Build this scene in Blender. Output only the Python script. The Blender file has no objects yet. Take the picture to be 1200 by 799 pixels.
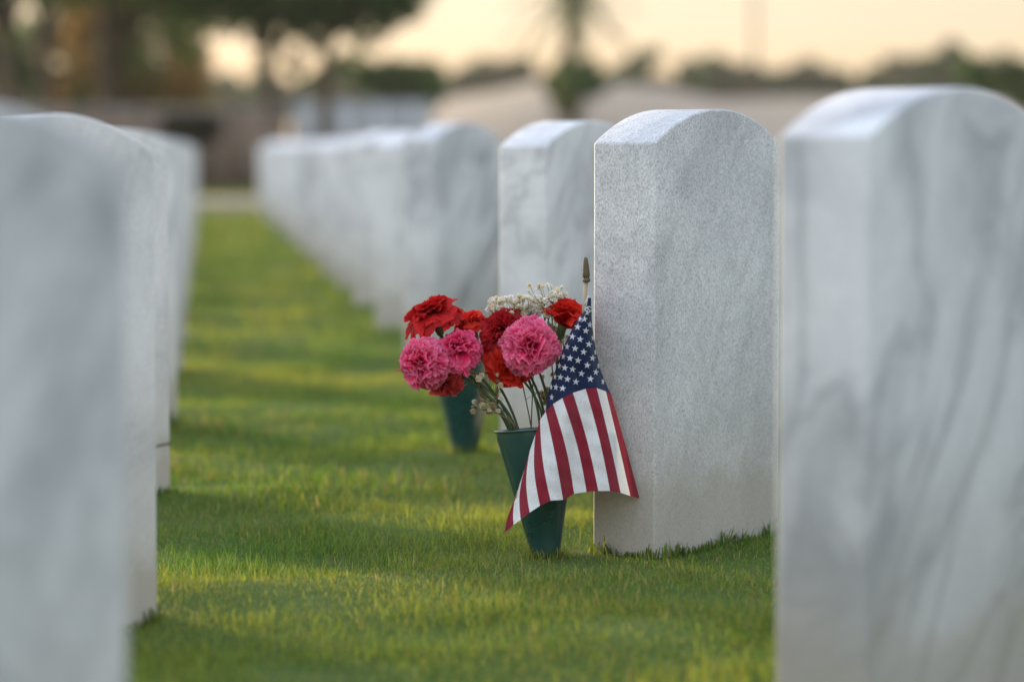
import bpy, bmesh, math, random
import numpy as np
from mathutils import Vector, Matrix, noise as mnoise

random.seed(11)
rng = np.random.default_rng(11)
SC = bpy.context.scene
COL = SC.collection
R = math.radians

# ------------------------------------------------------------------ camera
CAM_Z = 0.548
FPX = 3500.0            # focal length in pixels of the 1200 px wide photograph
CX, CY, HOR = 599.5, 399.5, 186.0
PITCH = math.atan((CY - HOR) / FPX)
cd = bpy.data.cameras.new('camera')
cam = bpy.data.objects.new('camera', cd)
COL.objects.link(cam)
SC.camera = cam
cam.location = (0, 0, CAM_Z)
cam.rotation_euler = (math.pi / 2 - PITCH, 0, 0)
cd.sensor_fit = 'HORIZONTAL'
cd.sensor_width = 36.0
cd.lens = FPX / 1200 * 36
cd.clip_start = 0.05
cd.clip_end = 3000
cd.dof.use_dof = True
cd.dof.focus_distance = 4.08
cd.dof.aperture_fstop = 2.6

# ------------------------------------------------------------------ light
SUN_EL, SUN_AZ = R(6.0), R(-42.0)      # azimuth measured from +Y towards +X
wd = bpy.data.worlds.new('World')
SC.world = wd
wd.use_nodes = True
nt = wd.node_tree
nt.nodes.clear()
sky = nt.nodes.new('ShaderNodeTexSky')
sky.sky_type = 'NISHITA'
sky.sun_disc = False
sky.sun_elevation = SUN_EL
sky.sun_rotation = SUN_AZ
sky.air_density = 1.0
sky.dust_density = 1.0
sky.ozone_density = 1.6
bg = nt.nodes.new('ShaderNodeBackground')
bg.inputs['Strength'].default_value = 0.15
wo = nt.nodes.new('ShaderNodeOutputWorld')
# made-up sky gamma flattens horizon-to-zenith contrast, so the shaded stones read brighter
sky_gamma = nt.nodes.new('ShaderNodeGamma')
sky_gamma.inputs['Gamma'].default_value = 0.45
nt.links.new(sky.outputs[0], sky_gamma.inputs[0])
# added zenith boost: brighter and cooler overhead, to lift the stone faces
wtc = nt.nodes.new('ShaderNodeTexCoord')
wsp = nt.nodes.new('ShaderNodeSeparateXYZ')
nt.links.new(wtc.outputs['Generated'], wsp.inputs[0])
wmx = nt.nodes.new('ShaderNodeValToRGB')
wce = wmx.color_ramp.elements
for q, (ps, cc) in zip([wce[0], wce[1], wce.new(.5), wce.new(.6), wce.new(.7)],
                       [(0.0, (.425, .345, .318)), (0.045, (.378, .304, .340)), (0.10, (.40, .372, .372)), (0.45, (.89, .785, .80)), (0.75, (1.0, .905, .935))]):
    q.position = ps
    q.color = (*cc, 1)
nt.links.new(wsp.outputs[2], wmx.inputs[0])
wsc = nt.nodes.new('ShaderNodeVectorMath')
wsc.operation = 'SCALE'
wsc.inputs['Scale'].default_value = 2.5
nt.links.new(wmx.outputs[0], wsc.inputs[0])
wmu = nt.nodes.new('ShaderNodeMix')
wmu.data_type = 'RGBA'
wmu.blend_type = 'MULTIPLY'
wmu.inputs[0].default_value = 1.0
nt.links.new(sky_gamma.outputs[0], wmu.inputs[6])
wdt = nt.nodes.new('ShaderNodeVectorMath')  # added sky brightening on the left, so the narrow stone faces read lighter
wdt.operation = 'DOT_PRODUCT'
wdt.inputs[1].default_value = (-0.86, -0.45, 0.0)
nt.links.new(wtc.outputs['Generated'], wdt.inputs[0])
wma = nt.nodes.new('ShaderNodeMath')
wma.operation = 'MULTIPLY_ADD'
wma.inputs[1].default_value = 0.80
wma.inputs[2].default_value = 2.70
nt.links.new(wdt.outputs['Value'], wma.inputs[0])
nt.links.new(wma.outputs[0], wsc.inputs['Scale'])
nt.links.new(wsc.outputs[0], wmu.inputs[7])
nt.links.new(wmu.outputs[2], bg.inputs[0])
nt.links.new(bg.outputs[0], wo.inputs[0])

sl = bpy.data.lights.new('sun', 'SUN')
sl.energy = 2.0
sl.angle = R(4)
sl.color = (1.0, 0.80, 0.52)
so = bpy.data.objects.new('sun', sl)
COL.objects.link(so)
sdir = Vector((math.sin(SUN_AZ) * math.cos(SUN_EL), math.cos(SUN_AZ) * math.cos(SUN_EL), math.sin(SUN_EL)))
so.rotation_euler = sdir.to_track_quat('Z', 'Y').to_euler()
so.location = sdir * 50

SC.view_settings.view_transform = 'Standard'
SC.view_settings.look = 'None'
SC.view_settings.gamma = 1.0
SC.view_settings.use_curve_mapping = False
SC.view_settings.exposure = 1.95

# ------------------------------------------------------------------ helpers
def pt(px, py, Y):
    """World point seen at photograph pixel (px, py) on the vertical plane y = Y."""
    x = (px - CX) / FPX
    y = -(py - CY) / FPX
    c, s = math.cos(PITCH), math.sin(PITCH)
    d = Vector((x, c + y * s, -s + y * c))
    k = Y / d.y
    return Vector((d.x * k, Y, CAM_Z + d.z * k))

def sz(px, Y):
    return px * Y / FPX

def link(o):
    COL.objects.link(o)
    return o

def mesh_np(name, verts, faces_flat, loop_tot, mat, parent=None, smooth=True, colors=None, mats=None, midx=None):
    me = bpy.data.meshes.new(name)
    verts = np.asarray(verts, np.float32)
    faces_flat = np.asarray(faces_flat, np.int32)
    loop_tot = np.asarray(loop_tot, np.int32)
    me.vertices.add(len(verts))
    me.vertices.foreach_set('co', verts.ravel())
    me.loops.add(len(faces_flat))
    me.loops.foreach_set('vertex_index', faces_flat)
    me.polygons.add(len(loop_tot))
    st = np.concatenate([[0], np.cumsum(loop_tot)[:-1]]).astype(np.int32)
    me.polygons.foreach_set('loop_start', st)
    me.polygons.foreach_set('loop_total', loop_tot)
    if smooth:
        me.polygons.foreach_set('use_smooth', np.ones(len(loop_tot), bool))
    for m in (mats or [mat]):
        me.materials.append(m)
    if midx is not None:
        me.polygons.foreach_set('material_index', np.asarray(midx, np.int32))
    me.update(calc_edges=True)
    if colors is not None:
        at = me.color_attributes.new('tint', 'FLOAT_COLOR', 'POINT')
        at.data.foreach_set('color', np.asarray(colors, np.float32).ravel())
    me.validate()
    o = link(bpy.data.objects.new(name, me))
    if parent is not None:
        o.parent = parent
    return o

class MB:
    """Collects quads, tubes and lathes into one mesh."""
    def __init__(s):
        s.v, s.f, s.c, s.m = [], [], [], []
        s.col = (1, 1, 1, 1)
        s.mi = 0
    def vert(s, p):
        s.v.append(tuple(p)); s.c.append(s.col)
        return len(s.v) - 1
    def face(s, *i):
        s.f.append(i); s.m.append(s.mi)
    def grid(s, P):
        n, m = len(P), len(P[0])
        ids = [[s.vert(p) for p in row] for row in P]
        for i in range(n - 1):
            for j in range(m - 1):
                s.face(ids[i][j], ids[i][j + 1], ids[i + 1][j + 1], ids[i + 1][j])
        return ids
    def tube(s, pts, rad, n=8, cap=True):
        pts = [Vector(p) for p in pts]
        rings = []
        up = Vector((0.13, 0.21, 0.97))
        for k, p in enumerate(pts):
            d = (pts[min(k + 1, len(pts) - 1)] - pts[max(k - 1, 0)]).normalized()
            a = d.cross(up if abs(d.dot(up)) < .97 else Vector((1, 0, 0))).normalized()
            b = d.cross(a)
            r = rad[k] if isinstance(rad, (list, tuple)) else rad
            rings.append([s.vert(p + (a * math.cos(t) + b * math.sin(t)) * r) for t in [2 * math.pi * q / n for q in range(n)]])
        for A, B in zip(rings, rings[1:]):
            for q in range(n):
                s.face(A[q], A[(q + 1) % n], B[(q + 1) % n], B[q])
        if cap:
            s.face(*rings[0][::-1]); s.face(*rings[-1])
    def lathe(s, prof, n=24, M=None, mod=None, cap=(True, True)):
        M = M or Matrix.Identity(4)
        rings = []
        for k, (r, z) in enumerate(prof):
            ring = []
            for q in range(n):
                t = 2 * math.pi * q / n
                rr = r * (mod(t, k) if mod else 1)
                ring.append(s.vert(M @ Vector((rr * math.cos(t), rr * math.sin(t), z))))
            rings.append(ring)
        for A, B in zip(rings, rings[1:]):
            for q in range(n):
                s.face(A[q], A[(q + 1) % n], B[(q + 1) % n], B[q])
        if cap[0]: s.face(*rings[0][::-1])
        if cap[1]: s.face(*rings[-1])
    def box(s, x0, x1, y0, y1, z0, z1):
        i = [s.vert((x, y, z)) for z in (z0, z1) for y in (y0, y1) for x in (x0, x1)]
        for f in ((0, 2, 3, 1), (4, 5, 7, 6), (0, 1, 5, 4), (2, 6, 7, 3), (0, 4, 6, 2), (1, 3, 7, 5)):
            s.face(*[i[k] for k in f])
    def build(s, name, mat, parent=None, smooth=True, colors=False, mats=None):
        ff = [i for f in s.f for i in f]
        return mesh_np(name, s.v, ff, [len(f) for f in s.f], mat, parent, smooth,
                       s.c if colors else None, mats, s.m if mats else None)

def tag(o, label=None, cat=None, group=None, kind=None):
    if label: o['label'] = label
    if cat: o['category'] = cat
    if group: o['group'] = group
    if kind: o['kind'] = kind
    return o

def thing(name, label, cat, loc=(0, 0, 0), group=None):
    o = link(bpy.data.objects.new(name, None))
    o.empty_display_size = 0.05
    o.location = loc
    return tag(o, label, cat, group)

def child_space(o, root):
    """Keep a mesh built in world coordinates in place under a moved Empty."""
    o.parent = root
    o.matrix_parent_inverse = Matrix.Translation(-Vector(root.location))
    return o

def mat_new(name):
    m = bpy.data.materials.new(name)
    m.use_nodes = True
    n = m.node_tree
    n.nodes.clear()
    out = n.nodes.new('ShaderNodeOutputMaterial')
    b = n.nodes.new('ShaderNodeBsdfPrincipled')
    n.links.new(b.outputs[0], out.inputs[0])
    return m, n, b, out

def nd(n, t, **kw):
    x = n.nodes.new('ShaderNode' + t)
    for k, v in kw.items():
        if k in ('op', 'operation'): x.operation = v
        elif k == 'blend': x.blend_type = v
        elif k == 'dtype': x.data_type = v
        else: x.inputs[k.replace('_', ' ')].default_value = v
    return x

def ramp(n, fac, stops):
    r = n.nodes.new('ShaderNodeValToRGB')
    e = r.color_ramp.elements
    while len(e) < len(stops): e.new(0.5)
    for q, (p, c) in zip(e, stops):
        q.position = p
        q.color = (c[0], c[1], c[2], 1) if not isinstance(c, (int, float)) else (c, c, c, 1)
    n.links.new(fac, r.inputs[0])
    return r.outputs[0]

def mixc(n, fac, a, b, blend='MIX'):
    m = n.nodes.new('ShaderNodeMix')
    m.data_type = 'RGBA'
    m.blend_type = blend
    for idx, v in ((0, fac), (6, a), (7, b)):
        if isinstance(v, (int, float)): m.inputs[idx].default_value = v
        elif isinstance(v, (tuple, list)): m.inputs[idx].default_value = (v[0], v[1], v[2], 1)
        else: n.links.new(v, m.inputs[idx])
    return m.outputs[2]

def bump(n, b, height, strength, dist):
    x = nd(n, 'Bump', Strength=strength, Distance=dist)
    n.links.new(height, x.inputs['Height'])
    n.links.new(x.outputs[0], b.inputs['Normal'])

def simple_mat(name, c1, c2, scale=8.0, rough=0.6, bstr=0.0, stretch=(1, 1, 1), spec=0.4):
    m, n, b, out = mat_new(name)
    tc = n.nodes.new('ShaderNodeTexCoord')
    mp = n.nodes.new('ShaderNodeMapping')
    mp.inputs['Scale'].default_value = stretch
    n.links.new(tc.outputs['Object'], mp.inputs[0])
    no = nd(n, 'TexNoise', Scale=scale, Detail=6.0, Roughness=0.6)
    n.links.new(mp.outputs[0], no.inputs['Vector'])
    n.links.new(ramp(n, no.outputs[0], [(0.32, c1), (0.68, c2)]), b.inputs['Base Color'])
    b.inputs['Roughness'].default_value = rough
    b.inputs['Specular IOR Level'].default_value = spec
    if bstr: bump(n, b, no.outputs[0], bstr, 0.01)
    return m

# leaf-like materials: diffuse + translucent, colour from the 'tint' attribute
def leaf_mat(name, trans=0.35, rough=0.5, spec=0.3, gain=(1, 1, 1)):
    m, n, b, out = mat_new(name)
    at = n.nodes.new('ShaderNodeAttribute')
    at.attribute_name = 'tint'
    n.links.new(at.outputs['Color'], b.inputs['Base Color'])
    b.inputs['Roughness'].default_value = rough
    b.inputs['Specular IOR Level'].default_value = spec
    tr = n.nodes.new('ShaderNodeBsdfTranslucent')
    c = mixc(n, 1.0, at.outputs['Color'], gain, 'MULTIPLY')
    n.links.new(c, tr.inputs[0])
    mx = n.nodes.new('ShaderNodeMixShader')
    mx.inputs[0].default_value = trans
    n.links.new(b.outputs[0], mx.inputs[1])
    n.links.new(tr.outputs[0], mx.inputs[2])
    n.links.new(mx.outputs[0], out.inputs[0])
    return m

def marble_mat(name, vein, speck, lite=1.0):
    m, n, b, out = mat_new(name)
    tc = n.nodes.new('ShaderNodeTexCoord')
    oi = n.nodes.new('ShaderNodeAttribute')
    oi.attribute_type = 'OBJECT'
    oi.attribute_name = 'marble_seed'
    ov = n.nodes.new('ShaderNodeAttribute')
    ov.attribute_type = 'OBJECT'
    ov.attribute_name = 'marble_vein'
    mu = nd(n, 'VectorMath', op='SCALE')
    mu.inputs[0].default_value = (31.0, 17.0, 23.0)
    n.links.new(oi.outputs['Fac'], mu.inputs['Scale'])
    ad = nd(n, 'VectorMath', op='ADD')
    n.links.new(tc.outputs['Object'], ad.inputs[0])
    n.links.new(mu.outputs[0], ad.inputs[1])
    V = ad.outputs[0]
    # cloudy body
    n1 = nd(n, 'TexNoise', Scale=5.0, Detail=5.0, Roughness=0.55)
    n.links.new(V, n1.inputs['Vector'])
    base = ramp(n, n1.outputs[0], [(0.3, (0.62 * lite, 0.62 * lite, 0.625 * lite)), (0.7, (0.77 * lite, 0.765 * lite, 0.755 * lite))])
    # tilted veins: noise stretched along one direction, warped
    mp = n.nodes.new('ShaderNodeMapping')
    mp0 = n.nodes.new('ShaderNodeMapping')
    mp0.inputs['Rotation'].default_value = (R(-22), R(-30), R(8))
    n.links.new(V, mp0.inputs[0])
    mp.inputs['Scale'].default_value = (7.5, 5.5, 1.8)
    n.links.new(mp0.outputs[0], mp.inputs[0])
    n2 = nd(n, 'TexNoise', Scale=1.0, Detail=7.0, Roughness=0.62, Distortion=1.1)
    n.links.new(mp.outputs[0], n2.inputs['Vector'])
    vf = ramp(n, n2.outputs[0], [(0.38, 1.0), (0.49, 0.36), (0.61, 0.0)])
    n3 = nd(n, 'TexNoise', Scale=3.0, Detail=2.0)
    n.links.new(V, n3.inputs['Vector'])
    vm = nd(n, 'Math', op='MULTIPLY')
    n.links.new(vf, vm.inputs[0])
    n.links.new(ramp(n, n3.outputs[0], [(0.38, 0.15), (0.62, 1.0)]), vm.inputs[1])
    vs = nd(n, 'Math', op='MULTIPLY')
    n.links.new(ov.outputs['Fac'], vs.inputs[1])
    n.links.new(vm.outputs[0], vs.inputs[0])
    c = mixc(n, vs.outputs[0], base, (0.17, 0.185, 0.205))
    # thin sharper veins running the same way
    n8 = nd(n, 'TexNoise', Scale=0.62, Detail=5.0, Roughness=0.58, Distortion=0.9)
    n.links.new(mp.outputs[0], n8.inputs['Vector'])
    sb = nd(n, 'Math', op='SUBTRACT'); sb.inputs[1].default_value = 0.5
    n.links.new(n8.outputs[0], sb.inputs[0])
    ab = nd(n, 'Math', op='ABSOLUTE')
    n.links.new(sb.outputs[0], ab.inputs[0])
    v2 = nd(n, 'Math', op='MULTIPLY')
    n.links.new(ramp(n, ab.outputs[0], [(0.0, 0.55), (0.02, 0.26), (0.06, 0.0)]), v2.inputs[0])
    n.links.new(ov.outputs['Fac'], v2.inputs[1])
    v3 = nd(n, 'Math', op='MULTIPLY')
    n.links.new(v2.outputs[0], v3.inputs[0])
    n.links.new(ramp(n, n3.outputs[0], [(0.40, 1.0), (0.60, 0.2)]), v3.inputs[1])
    c = mixc(n, v3.outputs[0], c, (0.13, 0.14, 0.155))
    # crystalline grain, slightly drawn out vertically
    mp2 = n.nodes.new('ShaderNodeMapping')
    mp2.inputs['Scale'].default_value = (1.0, 1.0, 0.6)
    mp2.inputs['Rotation'].default_value = (0, R(6), 0)
    n.links.new(V, mp2.inputs[0])
    n4 = nd(n, 'TexNoise', Scale=430.0, Detail=3.0, Roughness=0.7)
    n.links.new(mp2.outputs[0], n4.inputs['Vector'])
    n6 = nd(n, 'TexNoise', Scale=95.0, Detail=3.0, Roughness=0.6)
    n.links.new(mp2.outputs[0], n6.inputs['Vector'])
    g = ramp(n, n4.outputs[0], [(0.33, 0.52), (0.5, 0.94), (0.66, 1.14)])
    g2 = ramp(n, n6.outputs[0], [(0.34, 0.90), (0.55, 1.02)])
    c = mixc(n, speck, c, g, 'MULTIPLY')
    c = mixc(n, speck, c, g2, 'MULTIPLY')
    # beige tone near the ground, uneven and fading upwards
    sx = n.nodes.new('ShaderNodeSeparateXYZ')
    n.links.new(tc.outputs['Object'], sx.inputs[0])
    n5 = nd(n, 'TexNoise', Scale=14.0, Detail=5.0, Roughness=0.65)
    n.links.new(V, n5.inputs['Vector'])
    h = nd(n, 'Math', op='MULTIPLY_ADD')
    h.inputs[1].default_value = -0.16
    n.links.new(n5.outputs[0], h.inputs[0])
    n.links.new(sx.outputs[2], h.inputs[2])
    foot_tone = ramp(n, h.outputs[0], [(0.0, 0.72), (0.05, 0.34), (0.24, 0.0)])
    c = mixc(n, foot_tone, c, (0.36, 0.32, 0.25))
    n.links.new(c, b.inputs['Base Color'])
    b.inputs['Roughness'].default_value = 0.62
    b.inputs['Specular IOR Level'].default_value = 0.35
    b.inputs['Subsurface Weight'].default_value = 0.0
    bump(n, b, n4.outputs[0], 0.5, 0.0012)
    return m

M_MARBLE = marble_mat('veined_marble', 0.95, 0.35)
M_GRAIN = marble_mat('grainy_marble', 0.38, 0.9, 0.95)
M_GRASS = leaf_mat('grass_blade', 0.45, 0.6, 0.12, (1.3, 1.15, 0.6))
M_PETAL = leaf_mat('petal', 0.42, 0.6, 0.2)
M_LEAF = leaf_mat('tree_leaf', 0.45, 0.6, 0.2)
M_STEM = leaf_mat('stem', 0.1, 0.5, 0.4)

# ------------------------------------------------------------------ ground
def rise(y):
    return 0.0035 * np.clip(y - 5.5, 0, 22)

_ph = rng.uniform(0, 6.28, 40)
def gz(x, y):
    x = np.asarray(x, float); y = np.asarray(y, float)
    b = (np.sin(x * 3.1 + y * 7.3 + _ph[0]) * .5 + np.sin(-x * 5.2 + y * 10.9 + _ph[1]) * .34
         + np.sin(x * 9.7 + y * 4.1 + _ph[2]) * .3 + np.sin(x * 2.2 - y * 4.6 + _ph[3]) * .55
         + np.sin(x * 14.3 - y * 17.0 + _ph[4]) * .16 + np.sin(x * 21.0 + y * 26.0 + _ph[5]) * .10)
    return rise(y) + 0.0100 * b * np.clip(1.4 - y / 40, 0, 1)

def ground():
    def ticks(fine, mid, far):
        return np.array(sorted(set(np.round(np.concatenate([fine, mid, far]), 4))))
    xs = ticks(np.arange(-2, 2.01, .04), np.concatenate([np.arange(-12, -2, .5), np.arange(2.5, 12.1, .5)]),
               np.array([-900, -500, -250, -120, -60, -30, -18, 18, 30, 60, 120, 250, 500, 900.]))
    ys = ticks(np.arange(1.6, 8.01, .04), np.concatenate([np.arange(-6, 1.6, .5), np.arange(8.2, 45, .4)]),
               np.array([-300, -100, -40, -15, 50, 60, 80, 110, 160, 250, 400, 700, 1500.]))
    X, Y = np.meshgrid(xs, ys)
    Z = gz(X, Y)
    v = np.stack([X, Y, Z], -1).reshape(-1, 3)
    n, m = X.shape
    i = np.arange(n * m).reshape(n, m)
    f = np.stack([i[:-1, :-1], i[:-1, 1:], i[1:, 1:], i[1:, :-1]], -1).reshape(-1)
    mt, nn, b, out = mat_new('turf_soil')
    tc = nn.nodes.new('ShaderNodeTexCoord')
    a = nd(nn, 'TexNoise', Scale=3.0, Detail=8.0, Roughness=0.7)
    nn.links.new(tc.outputs['Object'], a.inputs['Vector'])
    a2 = nd(nn, 'TexNoise', Scale=90.0, Detail=4.0, Roughness=0.7)
    nn.links.new(tc.outputs['Object'], a2.inputs['Vector'])
    c = ramp(nn, a.outputs[0], [(0.3, (0.055, 0.10, 0.02)), (0.55, (0.085, 0.13, 0.026)), (0.75, (0.13, 0.145, 0.04))])
    c = mixc(nn, 0.6, c, ramp(nn, a2.outputs[0], [(0.3, 0.45), (0.7, 1.3)]), 'MULTIPLY')
    nn.links.new(c, b.inputs['Base Color'])
    b.inputs['Roughness'].default_value = 0.9
    b.inputs['Specular IOR Level'].default_value = 0.1
    bump(nn, b, a2.outputs[0], 0.6, 0.02)
    o = mesh_np('ground', v, f, np.full(len(f) // 4, 4), mt)
    tag(o, kind='structure')
ground()

# ------------------------------------------------------------------ headstones
TH = R(33)
DW = Vector((math.sin(TH), math.cos(TH), 0))       # along the broad face, away from the camera
DN = Vector((-math.cos(TH), math.sin(TH), 0))      # through the stone
SW, ST, SH, SRISE = 0.335, 0.102, 0.570, 0.047     # width, thickness, shoulder height, rise of the arch

def stone_mesh(name, mat):
    bm = bmesh.new()
    prof = [(-SW / 2, -0.25), (SW / 2, -0.25)]
    N = 22
    for k in range(N + 1):
        t = 1 - 2 * k / N
        prof.append((t * SW / 2, SH + SRISE * (1 - abs(t) ** 2.1)))
    a = [bm.verts.new((w, -ST / 2, z)) for w, z in prof]
    c = [bm.verts.new((w, ST / 2, z)) for w, z in prof]
    bm.faces.new(a)
    bm.faces.new(c[::-1])
    n = len(prof)
    for k in range(n):
        bm.faces.new((a[k], c[k], c[(k + 1) % n], a[(k + 1) % n]))
    bm.normal_update()
    bm.edges.ensure_lookup_table()
    ed = [e for e in bm.edges if e.calc_face_angle(0) > 0.35]
    bmesh.ops.bevel(bm, geom=ed, offset=0.0045, segments=3, profile=0.55, affect='EDGES')
    bmesh.ops.recalc_face_normals(bm, faces=bm.faces)
    me = bpy.data.meshes.new(name)
    bm.to_mesh(me)
    bm.free()
    for p in me.polygons:
        p.use_smooth = True
    try:
        me.set_sharp_from_angle(angle=R(24))
    except Exception:
        pass
    me.materials.append(mat)
    return me

ME_VEIN = stone_mesh('headstone', M_MARBLE)
ME_GRAIN = stone_mesh('headstone_grain', M_GRAIN)

STONES = []
def put_stone(cx, cy, label, me=ME_VEIN, lean=(0, 0), yaw=0, dz=0, seed=None, vein=.6):
    o = bpy.data.objects.new('headstone', me) if not STONES else STONES[0].copy()
    o.data = me
    link(o)
    o.location = (cx, cy, float(rise(cy)) + dz)
    # local x = broad axis, local y = thickness
    o.rotation_euler = (lean[0], lean[1], math.atan2(DW.y, DW.x) + yaw)
    tag(o, label, 'headstone', 'white marble headstones in rows on the lawn')
    o['marble_seed'] = random.random() if seed is None else seed
    o['marble_vein'] = vein
    STONES.append(o)
    return o

ORD = ['first', 'second', 'third', 'fourth', 'fifth', 'sixth', 'seventh', 'eighth', 'ninth', 'tenth', 'eleventh',
       'twelfth', 'thirteenth', 'fourteenth', 'fifteenth', 'sixteenth', 'seventeenth', 'eighteenth']
XV = 240.0
# right row: the leftmost upright edge of each stone sits on a line towards the vanishing point
right_n = [0, 1, 2] + list(range(4, 18))
for k, n in enumerate(right_n):
    inv = 0.0008 + 0.000375 * n + (0.00000 if n != 1 else 0)
    s = 1 / inv
    x = XV - max(0, n - 4) * .9 + (0.536 if n == 0 else 0.534) * s
    D = FPX / s
    e = Vector(((x - CX) / s, D, 0))
    yw = -0.11 if n == 0 else (-0.045 if n == 1 else 0.0)
    Rz = Matrix.Rotation(yw, 3, 'Z')
    c = e + (Rz @ DW) * (SW / 2) - (Rz @ DN) * (ST / 2)
    if n == 0:
        lab = 'blurred headstone with dark diagonal veins at the right edge, nearest to the camera'
    elif n == 1:
        lab = 'sharp grainy grey white headstone beside the flag and the flower vase'
    elif n == 2:
        lab = 'slightly blurred headstone just behind the sharp one, above the right part of the bouquet'
    elif n == 4:
        lab = 'blurred grey headstone behind the dark red and pink carnations, after the gap in the row'
    elif n == 17:
        lab = 'farthest small blurred headstone at the end of the row behind the flowers'
    else:
        lab = 'blurred white headstone, %s behind the gap in the row behind the flowers' % ORD[n - 4]
    jit = 0.0 if n < 3 else 1.0
    put_stone(c.x, c.y, lab, ME_GRAIN if n == 1 else ME_VEIN,
              (random.uniform(-.008, .008) * jit, random.uniform(-.008, .008) * jit), random.uniform(-.02, .02) * jit + yw,
              dz=random.uniform(-.008, .008) * jit - (.001 if n == 0 else 0) + max(0, .016 - .004 * (n - 4)) * jit,
              seed={0: .37, 1: .21, 2: .62, 4: .81}.get(n), vein={0: .85, 1: .32, 2: .6, 4: .9}.get(n, random.uniform(.3, .7)))
# left row: the rightmost upright edge of each stone
for n in range(0, 18):
    inv = 0.000627 + 0.000375 * n
    s = 1 / inv
    x = XV - 0.058 * s
    D = FPX / s
    e = Vector(((x - CX) / s, D, 0))
    # rightmost edge of the silhouette = far end of the broad front face
    c = e - DW * (SW / 2) + DN * (ST / 2)
    lab = {0: 'very blurred headstone filling the left edge, closest of the row left of the grass aisle',
           1: 'large headstone left of the aisle with a clearly focused arched edge and light grey face',
           2: 'headstone showing only as a narrow strip with a thin dark line near its foot',
           3: 'blurred arched headstone directly behind the narrow strip with the dark line',
           17: 'farthest tiny headstone ending the row left of the aisle'}.get(
        n, 'mostly hidden blurred headstone, %s behind the narrow dark-lined strip' % ORD[max(n - 3, 0)])
    jit = 0.0 if n < 4 else 1.0
    put_stone(c.x, c.y, lab, ME_VEIN, (random.uniform(-.006, .006) * jit, random.uniform(-.006, .006) * jit),
              random.uniform(-.02, .02) * jit, dz=random.uniform(-.006, .006) * jit - (.030, .018, .026, .010)[min(n, 3)],
              seed={0: .13, 1: .47}.get(n), vein={0: .55, 1: .4, 2: .3}.get(n, random.uniform(.3, .7)))

def dark_line(o):
    # a thin dark line around one stone near its foot
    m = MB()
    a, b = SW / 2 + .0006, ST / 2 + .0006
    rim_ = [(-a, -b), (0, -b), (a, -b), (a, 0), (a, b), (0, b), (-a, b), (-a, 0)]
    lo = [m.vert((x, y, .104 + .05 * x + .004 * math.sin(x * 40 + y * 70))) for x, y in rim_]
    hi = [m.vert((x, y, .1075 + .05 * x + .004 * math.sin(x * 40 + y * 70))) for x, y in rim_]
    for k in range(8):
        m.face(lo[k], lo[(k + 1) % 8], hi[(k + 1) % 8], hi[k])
    m.build('dark_line', simple_mat('dark_grey', (.06, .055, .055), (.12, .11, .10), 60, .9), o, False)
dark_line(STONES[19])

# ------------------------------------------------------------------ grass
def smooth_noise(x, y, f, seed):
    r = np.random.default_rng(seed)
    o = np.zeros_like(x)
    for k in range(7):
        a = r.uniform(0, 6.28); ff = f * r.uniform(.6, 1.7)
        o += np.sin(x * ff * math.cos(a) + y * ff * math.sin(a) + r.uniform(0, 6.28))
    return o / 7 ** .5

def blades(x, y, h, w, lean, tint, az=None):
    n = len(x)
    az = rng.uniform(0, 2 * np.pi, n) if az is None else az
    dx, dy = np.cos(az), np.sin(az)          # lean direction
    # blade width runs across the lean direction
    wx, wy = -dy, dx
    z = gz(x, y) - 0.004
    cur = rng.uniform(.6, 1.6, n)
    lv = []
    for t, ww in ((0, 1.0), (.42, .85), (.78, .5)):
        off = lean * h * t ** (1 + cur)
        zz = z + h * t * np.sqrt(np.clip(1 - (lean * t) ** 2 * .5, .2, 1))
        for sg in (-1, 1):
            lv.append(np.stack([x + dx * off + sg * wx * w * ww / 2, y + dy * off + sg * wy * w * ww / 2, zz], -1))
    off = lean * h
    lv.append(np.stack([x + dx * off, y + dy * off, z + h * np.sqrt(np.clip(1 - lean ** 2 * .5, .2, 1))], -1))
    V = np.stack(lv, 1)                      # n,7,3
    b = (np.arange(n) * 7)[:, None]
    q = np.concatenate([b + np.array([0, 1, 3, 2]), b + np.array([2, 3, 5, 4])], 1)
    t3 = b + np.array([4, 5, 6])
    f = np.concatenate([q, t3], 1).reshape(-1)
    lt = np.tile([4, 4, 3], n)
    C = np.repeat(tint[:, None, :], 7, 1).copy()
    # base of a blade is its pale sheath
    C[:, :2, :3] = C[:, :2, :3] * .6 + np.array([.10, .09, .035]) * .4
    return V.reshape(-1, 3), f, lt, C.reshape(-1, 4)

def tints(x, y):
    n = len(x)
    g1 = np.array([0.050, 0.128, 0.024]); g2 = np.array([0.115, 0.205, 0.036]); ye = np.array([0.27, 0.28, 0.055]); st = np.array([0.34, 0.26, 0.12])
    p = np.clip(.5 + .33 * smooth_noise(x, y, 3.0, 3) + rng.normal(0, .22, n), 0, 1)[:, None]
    c = g1 * (1 - p) + g2 * p
    q = np.clip(.30 + .30 * smooth_noise(x, y, 5.0, 5) + rng.normal(0, .2, n), 0, .85)[:, None]
    c = c * (1 - q) + ye * q
    dry = rng.random(n) < np.clip(.09 + .11 * smooth_noise(x, y, 6.0, 9), 0.015, .4)
    c[dry] = c[dry] * .2 + st * .8 * rng.uniform(.6, 1.1, (dry.sum(), 1))
    c *= rng.uniform(.75, 1.65, (n, 1))
    return np.concatenate([c, np.ones((n, 1))], 1)

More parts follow.
